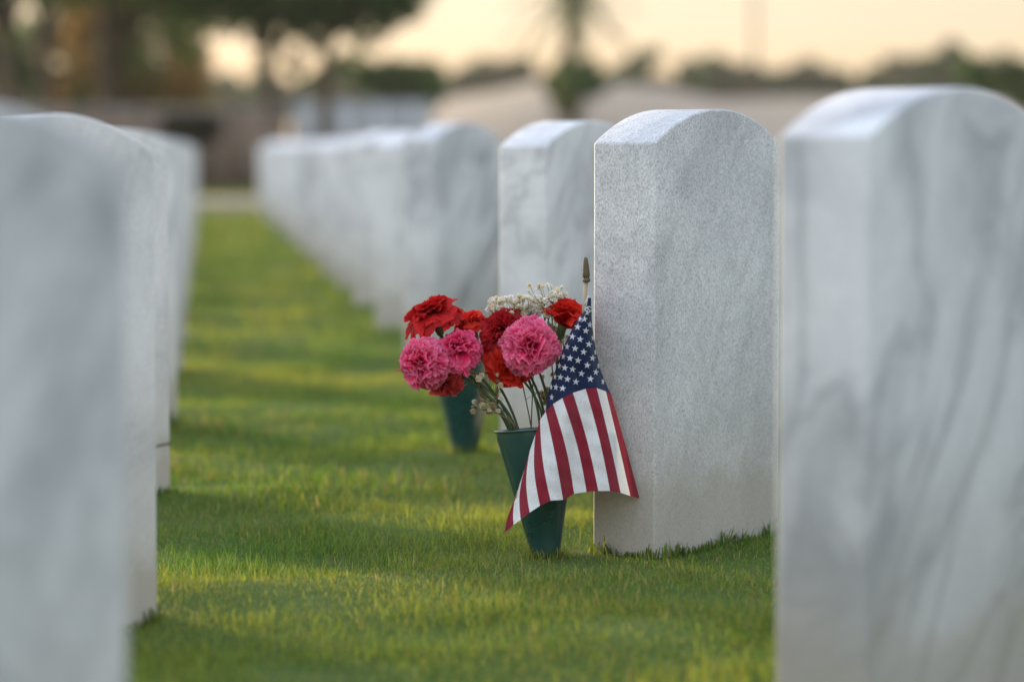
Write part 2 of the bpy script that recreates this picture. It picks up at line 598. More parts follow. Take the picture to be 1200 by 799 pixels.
VY, VY2 = 4.075, 5.52
VB = pt(639, 645, VY)
VB2 = pt(545, 523, VY2)
VASE_FEET = [(VB.x, VB.y, sz(17, VY)), (VB2.x, VB2.y, sz(16, VY2))]
def grass():
    parts = []
    def zone(x0, x1, y0, y1, dens, hs, ws):
        n = int((x1 - x0) * (y1 - y0) * dens)
        x = rng.uniform(x0, x1, n); y = rng.uniform(y0, y1, n)
        cl = smooth_noise(x, y, 22.0, 21)
        keep = rng.random(n) < np.clip(.72 + .3 * cl, .25, 1)
        x, y, cl = x[keep], y[keep], cl[keep]
        n = len(x)
        ht = np.clip(1 + .22 * smooth_noise(x, y, 7.0, 22) + .18 * cl, .5, 1.7)
        h = hs * ht * rng.lognormal(0, .38, n)
        w = ws * rng.uniform(.6, 1.3, n)
        lean = np.clip(np.abs(rng.normal(.58, .30, n)), .05, 1.0)
        parts.append((x, y, h, w, lean, None))
    zone(-.75, 1.05, 1.9, 3.2, 24000, .0150, .0016)
    zone(-.95, 1.15, 3.2, 4.9, 60000, .0115, .0012)
    zone(-1.3, 1.3, 4.9, 8.0, 17000, .0155, .0020)
    zone(-2.6, 1.6, 8.0, 16.0, 2600, .022, .0045)
    zone(-5.0, 1.2, 16.0, 26.6, 420, .034, .012)
    zone(-5.0, 1.2, 33.6, 42.5, 200, .034, .014)
    # the lawn goes on beyond both rows
    zone(1.15, 3.6, 2.6, 6.5, 5200, .016, .0028)
    zone(-3.4, -.95, 2.6, 6.5, 4200, .016, .0028)
    zone(1.3, 6.0, 6.5, 14.0, 1300, .021, .0055)
    zone(-6.0, -1.3, 6.5, 8.0, 1300, .021, .0055)
    zone(-7.0, -2.6, 8.0, 16.0, 900, .022, .006)
    zone(1.2, 10.0, 14.0, 26.6, 260, .034, .012)
    # scattered taller stalks and pale dead clippings
    for n, h0, h1, ln in ((900, .020, .038, .45), (1500, .010, .020, .95)):
        x = rng.uniform(-.9, 1.1, n); y = rng.uniform(2.6, 7.0, n)
        parts.append((x, y, rng.uniform(h0, h1, n), .0014 * rng.uniform(.7, 1.3, n), np.clip(rng.normal(ln, .15, n), .1, 1.2), 'dry' if ln > .9 else None))
    # untrimmed tufts against the feet of the near stones
    for o in STONES[:4] + STONES[17:21]:
        c = Vector(o.location)
        for side in range(4):
            n = 240
            if side < 2:
                a = rng.uniform(-SW / 2, SW / 2, n); bb = (1 if side else -1) * (ST / 2 + np.abs(rng.normal(.004, .006, n)))
            else:
                bb = rng.uniform(-ST / 2, ST / 2, n); a = (1 if side == 3 else -1) * (SW / 2 + np.abs(rng.normal(.004, .006, n)))
                n2 = 90; a, bb = a[:n2], bb[:n2]; n = n2
            x = c.x + DW.x * a + DN.x * bb; y = c.y + DW.y * a + DN.y * bb
            cl = np.clip(.5 + .7 * smooth_noise(x, y, 60.0, 33), .1, 1.4)
            h = .010 + .030 * cl * rng.uniform(.2, 1.25, n)
            parts.append((x, y, h, .0028 * rng.uniform(.7, 1.3, n), np.abs(rng.normal(.3, .25, n)), 'tuft'))
    for bx, by, br in VASE_FEET:
        n = 260
        a = rng.uniform(0, 6.28, n); d = br + np.abs(rng.normal(.003, .007, n))
        parts.append((bx + d * np.cos(a), by + d * np.sin(a), .008 + .016 * rng.random(n), .0015 * rng.uniform(.7, 1.3, n), np.abs(rng.normal(.35, .25, n)), None))
    V, F, L, C = [], [], [], []
    base = 0
    for x, y, h, w, lean, kd in parts:
        t = tints(x, y)
        if kd == 'dry':
            t[:, :3] = np.array([.36, .28, .14]) * rng.uniform(.5, 1.15, (len(x), 1))
        if kd == 'tuft':
            t[:, :3] = t[:, :3] * .6 + np.array([.035, .10, .015]) * .4
        v, f, lt, c = blades(x, y, h, w, lean, t)
        V.append(v); F.append(f + base); L.append(lt); C.append(c)
        base += len(v)
    o = mesh_np('grass', np.concatenate(V), np.concatenate(F), np.concatenate(L), M_GRASS, None, True, np.concatenate(C))
    tag(o, 'short mown green grass of the aisle between the headstones', 'grass', kind='stuff')
grass()

# ------------------------------------------------------------------ vases
def vase_mat():
    m, n, b, out = mat_new('green_plastic')
    tc = n.nodes.new('ShaderNodeTexCoord')
    no = nd(n, 'TexNoise', Scale=14.0, Detail=5.0, Roughness=0.55)
    n.links.new(tc.outputs['Object'], no.inputs['Vector'])
    c = ramp(n, no.outputs[0], [(0.25, (0.006, 0.038, 0.036)), (0.6, (0.010, 0.054, 0.050)), (0.85, (0.03, 0.08, 0.072))])
    n.links.new(c, b.inputs['Base Color'])
    n.links.new(ramp(n, no.outputs[0], [(0.3, 0.20), (0.75, 0.45)]), b.inputs['Roughness'])
    b.inputs['Specular IOR Level'].default_value = 0.8
    bump(n, b, no.outputs[0], 0.04, 0.002)
    return m
M_VASE = vase_mat()

def make_vase(base, rim, rb, rr, label):
    """base, rim: centre points; rb, rr radii at the foot and at the rim."""
    base = Vector(base); rim = Vector(rim)
    ax = rim - base
    L = ax.length
    root = thing('flower_vase', label, 'vase', base, 'green cone vases standing in the grass')
    M = ax.to_track_quat('Z', 'Y').to_matrix().to_4x4()
    fl = lambda t, k: 1 + 0.045 * abs(math.cos(4.5 * t + .5))
    m = MB()
    prof = [(rb * .93, -.014), (rb, 0.0)] + [(rb + (rr - rb) * q, L * q) for q in (.1, .2, .35, .5, .65, .8, .93)]
    prof += [(rr, L * .985), (rr, L)]
    inner = [(rr - .0022, L), (rr - .003, L * .9), ((rb + rr) / 2 - .003, L * .5), (rb * .8 - .001, .01)]
    m.lathe(prof + inner, 72, M, lambda t, k: fl(t, k) if 2 <= k <= 8 else 1, cap=(True, True))
    o = m.build('cone_body', M_VASE, root)
    m = MB()
    m.lathe([(rr + .0002, L - .0035), (rr + .0026, L - .0028), (rr + .0032, L - .0012), (rr + .0024, L + .0004), (rr - .0016, L + .0006), (rr - .0024, L - .003)],
            64, M, cap=(False, False))
    m.build('rim', M_VASE, root)
    m = MB()
    m.tube([M @ Vector((0, 0, -.02)), M @ Vector((0, 0, -.11))], [.007, .002], 8)
    m.build('ground_spike', M_VASE, root)
    return root

VR = pt(628, 501.5, VY + .012)
make_vase(VB, VR, sz(17, VY), sz(47.5, VY), 'dark green plastic cone vase holding the carnations in front of the sharp headstone')
make_vase(VB2, pt(541, 412, VY2), sz(16, VY2), sz(38, VY2), 'blurred dark green cone vase half hidden behind the pink carnations')

# ------------------------------------------------------------------ flowers
def bez(p0, p1, p2, p3, n=14):
    out = []
    for k in range(n + 1):
        t = k / n
        out.append(p0 * (1 - t) ** 3 + p1 * 3 * t * (1 - t) ** 2 + p2 * 3 * t * t * (1 - t) + p3 * t ** 3)
    return out

def bloom_mesh(R_, npet, seed, cin, cout, cedge, spread=1.0, ruff=1.0, broad=1.0):
    """Petals of a carnation around +Z, calyx mouth at the origin, head radius R_."""
    r = np.random.default_rng(seed)
    m = MB()
    cin, cout, cedge = map(np.array, (cin, cout, cedge))
    for k in range(npet):
        q = (k + .5) / npet
        th = (q ** .60) * 1.98 * spread * (1 + r.normal(0, .07))       # 0 = straight up, 1.9 = hanging outwards
        ph = k * 2.39996 + r.normal(0, .25)
        ln = R_ * (1.0 + .20 * r.random()) * (.98 - .10 * (1 - q))
        wd_ = R_ * (.54 + .20 * q + r.normal(0, .07)) * broad
        ftw = r.normal(0, .60) * (1 - q * .55)
        rad = Vector((math.cos(ph), math.sin(ph), 0))
        tan = Vector((-math.sin(ph), math.cos(ph), 0))
        tan = (Matrix.Rotation(ftw, 3, Vector((0, 0, 1)).lerp(rad, q * .8).normalized()) @ tan)
        f1, f2, f3 = r.uniform(3.0, 5.0), r.uniform(8, 11.5), r.uniform(15, 21)
        p1, p2, p3 = r.uniform(0, 6.28, 3)
        fold = r.normal(0, .35) * (1.3 - q)
        nu, nv = 31, 8
        P = []
        shade = r.uniform(.82, 1.12)
        rows = []
        for i in range(nv + 1):
            v = i / nv
            row = []
            for j in range(nu):
                u = -1 + 2 * j / (nu - 1)
                # bends outwards from upright to the final tilt
                a = th * (v ** .8)
                a0 = th * .55
                s = ln * v * (1 - .07 * u * u - .22 * abs(u) ** 4) * (1 + (.028 * math.sin(f3 * 1.3 * u + p3) + .025 * math.sin(f3 * 1.9 * u)) * v ** 3)
                ang = a0 + (a - a0) * v
                ctr = rad * (math.sin(ang) * s) + Vector((0, 0, 1)) * (math.cos(ang) * s)
                ctr += Vector((0, 0, 1)) * R_ * .10 * (1 - q)
                nrm = Vector((0, 0, 1)) * math.sin(ang) - rad * math.cos(ang)
                w = wd_ * (.12 + .88 * v ** .85)
                amp = ruff * R_ * v * v * (.125 - .02 * q)
                d = amp * (math.sin(f1 * u + p1) + .70 * v * math.sin(f2 * u + p2) + .36 * v * v * math.sin(f3 * u + p3))
                d += fold * abs(u) * w * .9
                p = ctr + tan * (u * w) + nrm * d
                row.append(p)
                e = max(0, (v - .80) / .20) ** 1.8
                c = cin * (1 - v) + cout * v
                c = (c * (1 - e) + cedge * e) * shade
                m.col = (*np.clip(c, 0, 1), 1)
                rows.append(m.vert(p))
        for i in range(nv):
            for j in range(nu - 1):
                a_ = i * nu + j
                m.face(rows[a_], rows[a_ + 1], rows[a_ + nu + 1], rows[a_ + nu])
    return m

PINK = ((.46, .004, .045), (.80, .016, .125), (.92, .24, .42))
PINK2 = ((.44, .004, .038), (.76, .011, .098), (.88, .15, .31))
DRED = ((.24, .003, .007), (.43, .008, .014), (.48, .014, .022))
RED = ((.36, .004, .006), (.58, .011, .013), (.62, .02, .02))
SCAR = ((.50, .008, .005), (.76, .026, .014), (.80, .05, .03))
CORAL = ((.45, .012, .02), (.66, .05, .06), (.70, .10, .11))

MOUTH = VR + Vector((0, 0, -.004))
def carnation(label, px, py, dY, rpx, axis, cols, mouth_px, npet=44, spread=1.0, seed=0, bend=.28, ruff=1.0):
    Y = VY + dY
    ctr = pt(px, py, Y)
    Rr = sz(rpx, Y)
    ax = Vector(axis).normalized()
    cal_top = ctr - ax * Rr * .42
    cal_len = .021
    cal_bot = cal_top - ax * cal_len
    foot = pt(635 + (mouth_px[0] - 632) * .3, mouth_px[1] + 70, VY + mouth_px[2] * .2)
    mouth = pt(mouth_px[0], mouth_px[1], VY + mouth_px[2])
    root = thing('carnation', label, 'flower', mouth, 'carnations in the green vase')
    M = Matrix.Translation(cal_top) @ ax.to_track_quat('Z', 'Y').to_matrix().to_4x4()
    mb = bloom_mesh(Rr, npet, seed, *cols, spread=spread, ruff=ruff * (.62 if cols in (RED, SCAR, CORAL) else .92), broad=1.15 if cols in (RED, SCAR, CORAL) else 1.08)
    mb.v = [tuple(M @ Vector(p)) for p in mb.v]
    child_space(mb.build('bloom', M_PETAL, None, True, True), root)
    # calyx
    g = MB(); g.col = (.075, .12, .04, 1)
    g.lathe([(.0022, -cal_len), (.0046, -cal_len * .9), (.0060, -cal_len * .55), (.0062, -cal_len * .2), (.0072, .002), (.0066, .003)], 14, M,
            lambda t, k: 1 + .05 * math.cos(5 * t))
    child_space(g.build('calyx', M_STEM, None, True, True), root)
    # stem
    s = MB(); s.col = (.045, .085, .028, 1)
    L = (cal_bot - mouth).length
    p = bez(mouth, mouth + (mouth - foot).normalized() * L * .45, cal_bot - ax * L * bend * .5, cal_bot, 16)
    pts = [foot, foot.lerp(mouth, .5)] + p
    s.tube(pts, [.0017] * 3 + [.0018] * (len(pts) - 5) + [.0021, .0027], 8)
    so_ = child_space(s.build('stem', M_STEM, None, True, True), root)
    # a node with a pair of narrow leaves
    rr = random.Random(seed)
    for t in (5, 10):
        q = pts[2 + t]
        d = (pts[3 + t] - q).normalized()
        for sgn in (1, -1):
            lf = MB()
            side = d.cross(Vector((rr.uniform(-1, 1), -1, rr.uniform(-.4, .4)))).normalized() * sgn
            ll = rr.uniform(.012, .026)
            lf.col = (.06, .10, .035, 1) if rr.random() < .7 else (.16, .13, .05, 1)
            w = d.cross(side).normalized() * .0013
            prev = None
            for k in range(6):
                u = k / 5
                c = q + side * ll * u * (.75) + d * ll * (u * .8 - .5 * u * u)
                ww = w * (1 - u ** 2) + w * .05
                a, b2 = lf.vert(c - ww), lf.vert(c + ww)
                if prev: lf.face(prev[0], prev[1], b2, a)
                prev = (a, b2)
            child_space(lf.build('leaf', M_STEM, None, True, True), root)
    return root

carnation('deep red carnation seen from the side, uppermost on the left of the bouquet', 506, 366, .02, 29, (-.34, -.12, .9), RED, (600, 500, .0), 38, .93, 1, ruff=.85)
carnation('large pale-edged pink carnation farthest out on the left of the bouquet', 493, 424, -.03, 27, (-.45, -.85, .12), PINK, (597, 500, -.01), 66, 1.0, 2)
carnation('smaller pink carnation tucked behind the outermost pink one', 536, 407, -.016, 25, (-.12, -.55, .78), PINK2, (603, 500, -.005), 54, .95, 3)
carnation('coral pink carnation hanging below the outermost pink one', 520, 449, .005, 21, (-.15, -.55, -.72), CORAL, (594, 500, .012), 34, .95, 4)
carnation('orange red carnation between the deep red one and the dark crimson one', 552, 378, .055, 21, (-.18, .1, .95), SCAR, (606, 500, .02), 30, .85, 5)
carnation('dark crimson carnation partly behind the big round pink one', 590, 384, .0, 27, (-.25, -.62, .6), DRED, (632, 500, .0), 62, 1.0, 6)
carnation('big round pink carnation facing the camera in the middle of the bouquet', 621, 405, -.045, 29.5, (.02, -.98, .16), PINK, (643, 500, -.005), 72, 1.0, 7)
carnation('scarlet carnation seen from below under the big round pink one', 593, 434, -.008, 25, (-.30, -.72, -.50), SCAR, (638, 500, .012), 32, .9, 8, bend=.2)
carnation('scarlet carnation peeping out behind the dark crimson one', 578, 404, .06, 18, (-.3, -.3, .5), SCAR, (636, 500, .024), 26, .9, 9)
carnation('bright red half open carnation beside the flag stick', 662, 371, .012, 30, (.26, -.2, .95), SCAR, (650, 500, .02), 26, .42, 10, ruff=1.1)

# gypsophila: sprays of tiny blossoms
def blossom_mesh(seed, tone):
    r = random.Random(seed)
    m = MB()
    for k in range(16):
        a = k * 2.4; el = 1.45 - 2.2 * (k / 16) + r.uniform(-.2, .2)
        d = Vector((math.cos(a) * math.cos(el), math.sin(a) * math.cos(el), math.sin(el)))
        t = d.cross(Vector((.1, .2, 1))).normalized(); b2 = d.cross(t)
        L = .0040 * r.uniform(.8, 1.15); w = .0021
        m.col = tuple(np.array(tone) * r.uniform(.85, 1.05)) + (1,)
        P = []
        for v in (0.05, .45, .8, 1.0):
            wv = w * math.sin(math.pi * min(v * .62 + .12, 1)) 
            P.append([d * L * v + t * wv * u + b2 * (.0005 * math.sin(3 * u + k) * v) - d * .0006 * u * u for u in (-1, -.4, .4, 1)])
        m.grid(P)
    o = m.build('blossom', M_PETAL, None, True, True)
    return o
WHITE = (.88, .86, .78); CREAM = (.86, .78, .60); DRYC = (.52, .44, .28)
protos = {}
for nm, tone in (('w', WHITE), ('c', CREAM), ('d', DRYC)):
    protos[nm] = [blossom_mesh(50 + q, tone) for q in range(2)]
used_proto = set()

def spray(label, mouth_px, regions, seed, tones):
    """regions: (px0, px1, py0, py1, dY0, dY1, count)."""
    r = random.Random(seed)
    mouth = pt(mouth_px[0], mouth_px[1], VY + mouth_px[2])
    foot = pt(635 + (mouth_px[0] - 632) * .3, mouth_px[1] + 60, VY + mouth_px[2] * .2)
    root = thing('gypsophila_spray', label, 'flower', mouth, 'gypsophila sprays in the green vase')
    st = MB()
    tw = (.17, .13, .06, 1) if 'd' in tones else (.14, .16, .06, 1)
    st.col = tw
    for (x0, x1, y0, y1, d0, d1, n) in regions:
        hub = pt((x0 + x1) / 2 * .6 + mouth_px[0] * .4, (y0 + y1) / 2 * .62 + mouth_px[1] * .38, VY + (d0 + d1) / 2)
        st.tube([foot, mouth] + bez(mouth, mouth.lerp(hub, .4) + Vector((0, 0, .006)), mouth.lerp(hub, .8), hub, 6), .0009, 5)
        nodes = []
        for k in range(max(3, n // 5)):
            q = pt(r.uniform(x0, x1), y0 * .35 + y1 * .65 + r.uniform(-4, 6), VY + r.uniform(d0, d1))
            q = hub.lerp(q, .8)
            nodes.append(q)
            mid = hub.lerp(q, .5) + Vector((r.uniform(-.004, .004), r.uniform(-.004, .004), r.uniform(-.002, .006)))
            st.tube([hub, mid, q], .0006, 4)
        for k in range(n):
            p = pt(r.uniform(x0, x1), r.uniform(y0, y1), VY + r.uniform(d0, d1))
            q = min(nodes, key=lambda z: (z - p).length)
            st.tube([q, q.lerp(p, .5) + Vector((r.uniform(-.002, .002), 0, r.uniform(-.001, .003))), p], .00036, 4)
            tn = r.choice(tones); i = r.randrange(2)
            src = protos[tn][i]
            if (tn, i) not in used_proto:
                used_proto.add((tn, i)); o = src
            else:
                o = link(src.copy())
            o.parent = root
            o.location = p - Vector(root.location)
            o.rotation_euler = (r.uniform(-.9, .9), r.uniform(-.9, .9), r.uniform(0, 6.3))
            k_ = r.uniform(.85, 1.3); o.scale = (k_, k_, k_)
    child_space(st.build('stem', M_STEM, None, True, True), root)
    return root

spray('white gypsophila spray in a dense cluster above the dark crimson carnation', (622, 500, .02),
      [(570, 612, 349, 368, .0, .05, 64), (606, 650, 347, 370, -.005, .05, 62)], 1, ['w', 'w', 'c'])
spray('loose cream gypsophila spray reaching highest, left of the half open red carnation', (652, 500, .02),
      [(615, 664, 334, 362, .0, .04, 26), (640, 662, 358, 392, .02, .05, 12)], 2, ['w', 'c', 'c'])
spray('gypsophila spray between the big pink carnation and the flag', (658, 500, .0),
      [(645, 664, 380, 416, .015, .04, 30), (636, 662, 340, 366, -.01, .03, 26)], 3, ['w', 'c'])
spray('withered gypsophila spray with a few white buds low over the vase, left of the stems', (602, 499, -.02),
      [(553, 586, 434, 484, -.02, .03, 46), (560, 582, 470, 482, -.03, -.02, 5)], 4, ['d', 'c', 'd', 'w'])
spray('withered brown gypsophila spray beside the left edge of the flag', (655, 500, .01),
      [(634, 660, 436, 486, .0, .035, 34)], 5, ['d', 'd', 'c'])
for nm in protos:
    for i, o in enumerate(protos[nm]):
        if (nm, i) not in used_proto:
            bpy.data.objects.remove(o)

# ------------------------------------------------------------------ flag
def flag():
    Z1 = lambda x, y: (580 + x / 4.44, 290 + y / 4.44)
    Z2 = lambda x, y: (580 + x / 3.63, 440 + y / 3.63)
    left = [Z1(484, 258), Z1(470, 325), Z1(412, 398), Z1(362, 500), Z1(322, 610), Z1(288, 705), Z1(268, 785), Z2(214, 152), Z2(190, 190),
            Z2(170, 250), Z2(146, 320), Z2(128, 385), Z2(108, 450), Z2(88, 530), Z2(62, 605), Z2(40, 670)]
    right = [Z1(498, 258), Z1(503, 400), Z1(520, 520), Z1(548, 640), Z1(590, 740), Z2(492, 78), Z2(520, 165), Z2(550, 265), Z2(582, 390), Z2(613, 522)]
    def xat(poly, y):
        for (xa, ya), (xb, yb) in zip(poly, poly[1:]):
            if y <= yb:
                return xa + (xb - xa) * max(0, (y - ya)) / max(yb - ya, 1e-6)
        return poly[-1][0]
    def P(x, y):
        xl, xr = xat(left, y), xat(right, y)
        t = min(max((x - xl) / max(xr - xl, 1), 0), 1)
        v = min(max((y - 348) / 270, 0), 1)
        Y = 4.058 - .085 * v * (1 - t) ** .8 - .028 * v
        Y += .030 * v ** .6 * abs(2 * t - 1) ** 3.5 - .010 * math.sin(min(v * 3, 1) * math.pi) * (1 - abs(2 * t - 1))
        Y += .0072 * min(v * 1.6, 1) * math.sin(t * 13.5 + 1.2 * v + .4) + .0022 * v * math.sin(t * 27 + 2 * v)
        Y += .0010 * math.sin(y * .11 + x * .05) + .0007 * math.sin(y * .29 - x * .11)
        return pt(x, y, Y)
    root = thing('flag', 'small stars and stripes flag hanging limp from a wooden stick beside the sharp headstone', 'flag', pt(668, 502, VY + .012))
    mb = MB()
    # stripes: fourteen boundary lines from top to bottom
    tops = [Z2(92, 515), Z2(108, 450), Z2(128, 385), Z2(146, 320), Z2(170, 250), Z2(190, 190), Z2(214, 152), Z2(245, 121), Z2(285, 95), Z2(330, 73), Z2(384, 56),
            Z2(431, 53), Z2(470, 67), Z2(492, 78)]
    bots = [Z2(40, 670), Z2(77, 634), Z2(108, 612), Z2(146, 582), Z2(190, 553), Z2(235, 531), Z2(288, 528), Z2(335, 502), Z2(388, 494), Z2(438, 490), Z2(488, 490),
            Z2(533, 498), Z2(574, 511), Z2(613, 522)]
    bul = [-3, -3.5, -4, -4, -4, -3, 1, 3, 3, 2, 2, 1, .5, .5]
    def line(i, v):
        f = int(i); g = i - f
        def one(k):
            (xa, ya), (xb, yb) = tops[k], bots[k]
            return xa + (xb - xa) * v + bul[k] * math.sin(math.pi * v), ya + (yb - ya) * v
        a = one(f)
        if g == 0: return a
        b = one(f + 1)
        return a[0] + (b[0] - a[0]) * g, a[1] + (b[1] - a[1]) * g
    NV, NU = 34, 5
    for k in range(13):
        mb.mi = 0 if k % 2 == 0 else 1
        mb.grid([[P(*line(k + j / NU if j < NU else k + 1, i / NV)) for j in range(NU + 1)] for i in range(NV + 1)])
    # canton: from the tie at the top down to the ends of the stripes
    mb.mi = 2
    NB = 28
    bot = [line(6 + 7 * j / NB if j < NB else 13, 0) for j in range(NB + 1)]
    rows = []
    for i in range(41):
        v = i / 40
        row = []
        for j in range(NB + 1):
            t = j / NB
            bx, by = bot[j]
            y = 349 + (by - 349) * v
            xl, xr = xat(left, y), xat(right, y)
            txl, txr = xat(left, by), xat(right, by)
            tb = min(max((bx - txl) / max(txr - txl, 1e-3), 0), 1)
            tt = t + (tb - t) * v
            row.append(P(xl + (xr - xl) * tt, y))
        rows.append(row)
    mb.grid(rows)
    # stars sewn onto the canton
    mb.mi = 3
    stars = [(463, 372), (492, 401), (428, 413), (471, 433), (400, 463), (441, 477), (507, 470), (373, 515), (415, 525), (487, 503), (353, 566), (388, 575),
             (459, 543), (521, 545), (430, 587), (506, 575), (333, 615), (361, 625), (402, 633), (478, 612), (537, 615), (310, 672), (338, 674), (375, 684),
             (448, 655), (523, 648), (290, 725), (315, 726), (350, 732), (419, 698), (495, 683), (560, 697), (293, 778), (440, 372), (478, 340)]
    for sx, sy in stars:
        x, y = Z1(sx, sy)
        xl, xr = xat(left, y), xat(right, y)
        t = (x - xl) / max(xr - xl, 1)
        sq = max(.45, min(1, 4.2 * min(t, 1 - t) + .35))
        rad = 4.35 if y > 372 else 3.6
        ctr = P(x, y)
        ring = []
        for q in range(10):
            a = -math.pi / 2 + q * math.pi / 5 + .12
            rr = rad if q % 2 == 0 else rad * .40
            X = min(max(x + math.cos(a) * rr * sq, xl + .2), xr - .2)
            p = P(X, y + math.sin(a) * rr)
            ring.append(p)
        push = Vector((0, -.0009, 0))
        ids = [mb.vert(p + push) for p in ring]
        c = mb.vert(ctr + push)
        for q in range(10):
            mb.face(c, ids[q], ids[(q + 1) % 10])
    def cloth(name, c):
        m, n, b, out = mat_new(name)
        tc = n.nodes.new('ShaderNodeTexCoord')
        w = nd(n, 'TexNoise', Scale=900.0, Detail=2.0)
        mp = n.nodes.new('ShaderNodeMapping'); mp.inputs['Scale'].default_value = (1, .3, .45)
        n.links.new(tc.outputs['Object'], mp.inputs[0]); n.links.new(mp.outputs[0], w.inputs['Vector'])
        n.links.new(mixc(n, .45, c, ramp(n, w.outputs[0], [(.3, .6), (.65, 1.1)]), 'MULTIPLY'), b.inputs['Base Color'])
        b.inputs['Roughness'].default_value = .85
        b.inputs['Specular IOR Level'].default_value = .15
        b.inputs['Sheen Weight'].default_value = .15
        tr = n.nodes.new('ShaderNodeBsdfTranslucent'); tr.inputs[0].default_value = (*c, 1)
        mx = n.nodes.new('ShaderNodeMixShader'); mx.inputs[0].default_value = .22
        n.links.new(b.outputs[0], mx.inputs[1]); n.links.new(tr.outputs[0], mx.inputs[2]); n.links.new(mx.outputs[0], out.inputs[0])
        bump(n, b, w.outputs[0], .25, .0006)
        return m
    mats = [cloth('red_cloth', (.245, .018, .034)), cloth('white_cloth', (.74, .74, .73)), cloth('navy_cloth', (.014, .024, .068)), cloth('white_star_cloth', (.66, .68, .72))]
    o = mb.build('cloth', mats[0], None, True, False, mats)
    bm = bmesh.new(); bm.from_mesh(o.data)
    bmesh.ops.remove_doubles(bm, verts=bm.verts, dist=.0001)
    bmesh.ops.recalc_face_normals(bm, faces=bm.faces)
    bm.to_mesh(o.data); bm.free()
    child_space(o, root)
    # stick with a spear finial
    wood = simple_mat('pale_wood', (.30, .22, .13), (.42, .33, .21), 60, .6, .1, (1, 1, .1))
    gold = simple_mat('dull_gold_plastic', (.075, .055, .024), (.12, .09, .045), 120, .45, .1)
    a, b_ = pt(664, 575, VY + .006), pt(686.8, 326, 4.068)
    s = MB(); s.tube([a, a.lerp(b_, .5), b_], .0026, 12)
    st = child_space(s.build('stick', wood, None), root)
    ax = (pt(685.6, 300, 4.066) - pt(686.8, 330, 4.068)).normalized()
    M = Matrix.Translation(pt(686.8, 331, 4.068)) @ ax.to_track_quat('Z', 'Y').to_matrix().to_4x4()
    u = sz(1, 4.07)
    f = MB()
    f.lathe([(2.6 * u, 0), (4.1 * u, .6 * u), (4.6 * u, 2 * u), (4.6 * u, 4 * u), (3.8 * u, 4.8 * u), (3.6 * u, 6 * u), (4.3 * u, 6.8 * u), (4.4 * u, 9 * u), (4.1 * u, 14 * u), (3.6 * u, 20 * u),
             (2.9 * u, 26 * u), (2.3 * u, 28.6 * u), (1.2 * u, 29.6 * u)], 20, M)
    fo = f.build('finial', gold, None)
    fo.parent = st
    # white cord that ties the cloth to the stick
    c = MB(); c.col = (.6, .6, .58, 1)
    for dy in (0, 2.2, 4.6):
        pts = []
        for q in range(13):
            t = q / 12
            x = 684.4 + 8.6 * t
            y = 359 + dy + 2.2 * t + (1.2 * math.sin(t * 7 + dy))
            p = P(min(x, xat(right, y)), y)
            pts.append(p + Vector((0, -.0016 * math.sin(math.pi * t) - .0008, 0)))
        c.tube(pts, .0008, 6)
    c.tube([pt(689.5, 346, 4.06), pt(686, 353, 4.052), pt(683.5, 360, 4.054)], .0007, 6)
    child_space(c.build('cord', simple_mat('white_cord', (.55, .55, .53), (.66, .66, .64), 200, .8), None), root)
    # frayed threads at the lower corner
    t = MB()
    rr = random.Random(4)
    for k in range(12):
        x0, y0 = 594 + k * 1.1, 617 - k * .9
        p0 = P(x0, y0)
        p1 = pt(x0 - rr.uniform(0, 5), y0 + rr.uniform(2, 8), p0.y + rr.uniform(-.004, .004))
        t.tube([p0, p0.lerp(p1, .5) + Vector((rr.uniform(-.001, .001), 0, 0)), p1], .00028, 4)
    th = t.build('frayed_edge', mats[0], None)
    th.parent = o
flag()

# ------------------------------------------------------------------ trees
M_BARK = simple_mat('bark', (.055, .04, .028), (.13, .10, .072), 14, .9, .5, (1, 1, .25), .1)

def leaf_cloud(m_v, centres, n, leaf, cols, seed, flat=1.0):
    r = np.random.default_rng(seed)
    ctr = np.array([c[:3] for c in centres]); rad = np.array([c[3] for c in centres])
    w = rad ** 2; w = w / w.sum()
    k = r.choice(len(centres), n, p=w)
    d = r.normal(size=(n, 3)); d /= np.linalg.norm(d, axis=1)[:, None]
    rr = rad[k] * r.random(n) ** .42
    p = ctr[k] + d * rr[:, None] * np.array([1, 1, flat])
    a = r.normal(size=(n, 3)); a /= np.linalg.norm(a, axis=1)[:, None]
    b = np.cross(a, r.normal(size=(n, 3))); b /= np.linalg.norm(b, axis=1)[:, None]
    L = leaf * r.uniform(.6, 1.4, n)[:, None]
    V = np.stack([p - a * L, p + b * L * .45, p + a * L, p - b * L * .45], 1).reshape(-1, 3)
    F = np.arange(4 * n)
    cols = np.array(cols)
    ci = r.integers(0, len(cols), len(centres))
    c = cols[(ci[k] + (r.random(n) < .3) * r.integers(0, len(cols), n)) % len(cols)] * r.uniform(.7, 1.25, (n, 1))
    C = np.repeat(np.concatenate([c, np.ones((n, 1))], 1), 4, 0)
    return V, F, np.full(n, 4), C

GREEN = [(.045, .105, .022), (.065, .125, .025), (.10, .15, .03), (.035, .075, .018)]
OLIVE = [(.06, .065, .025), (.085, .08, .03), (.05, .055, .02)]
RUST = [(.36, .18, .045), (.26, .15, .05), (.40, .24, .06), (.13, .19, .04), (.10, .16, .035)]
gzf = lambda x, y: float(rise(np.array(y)))

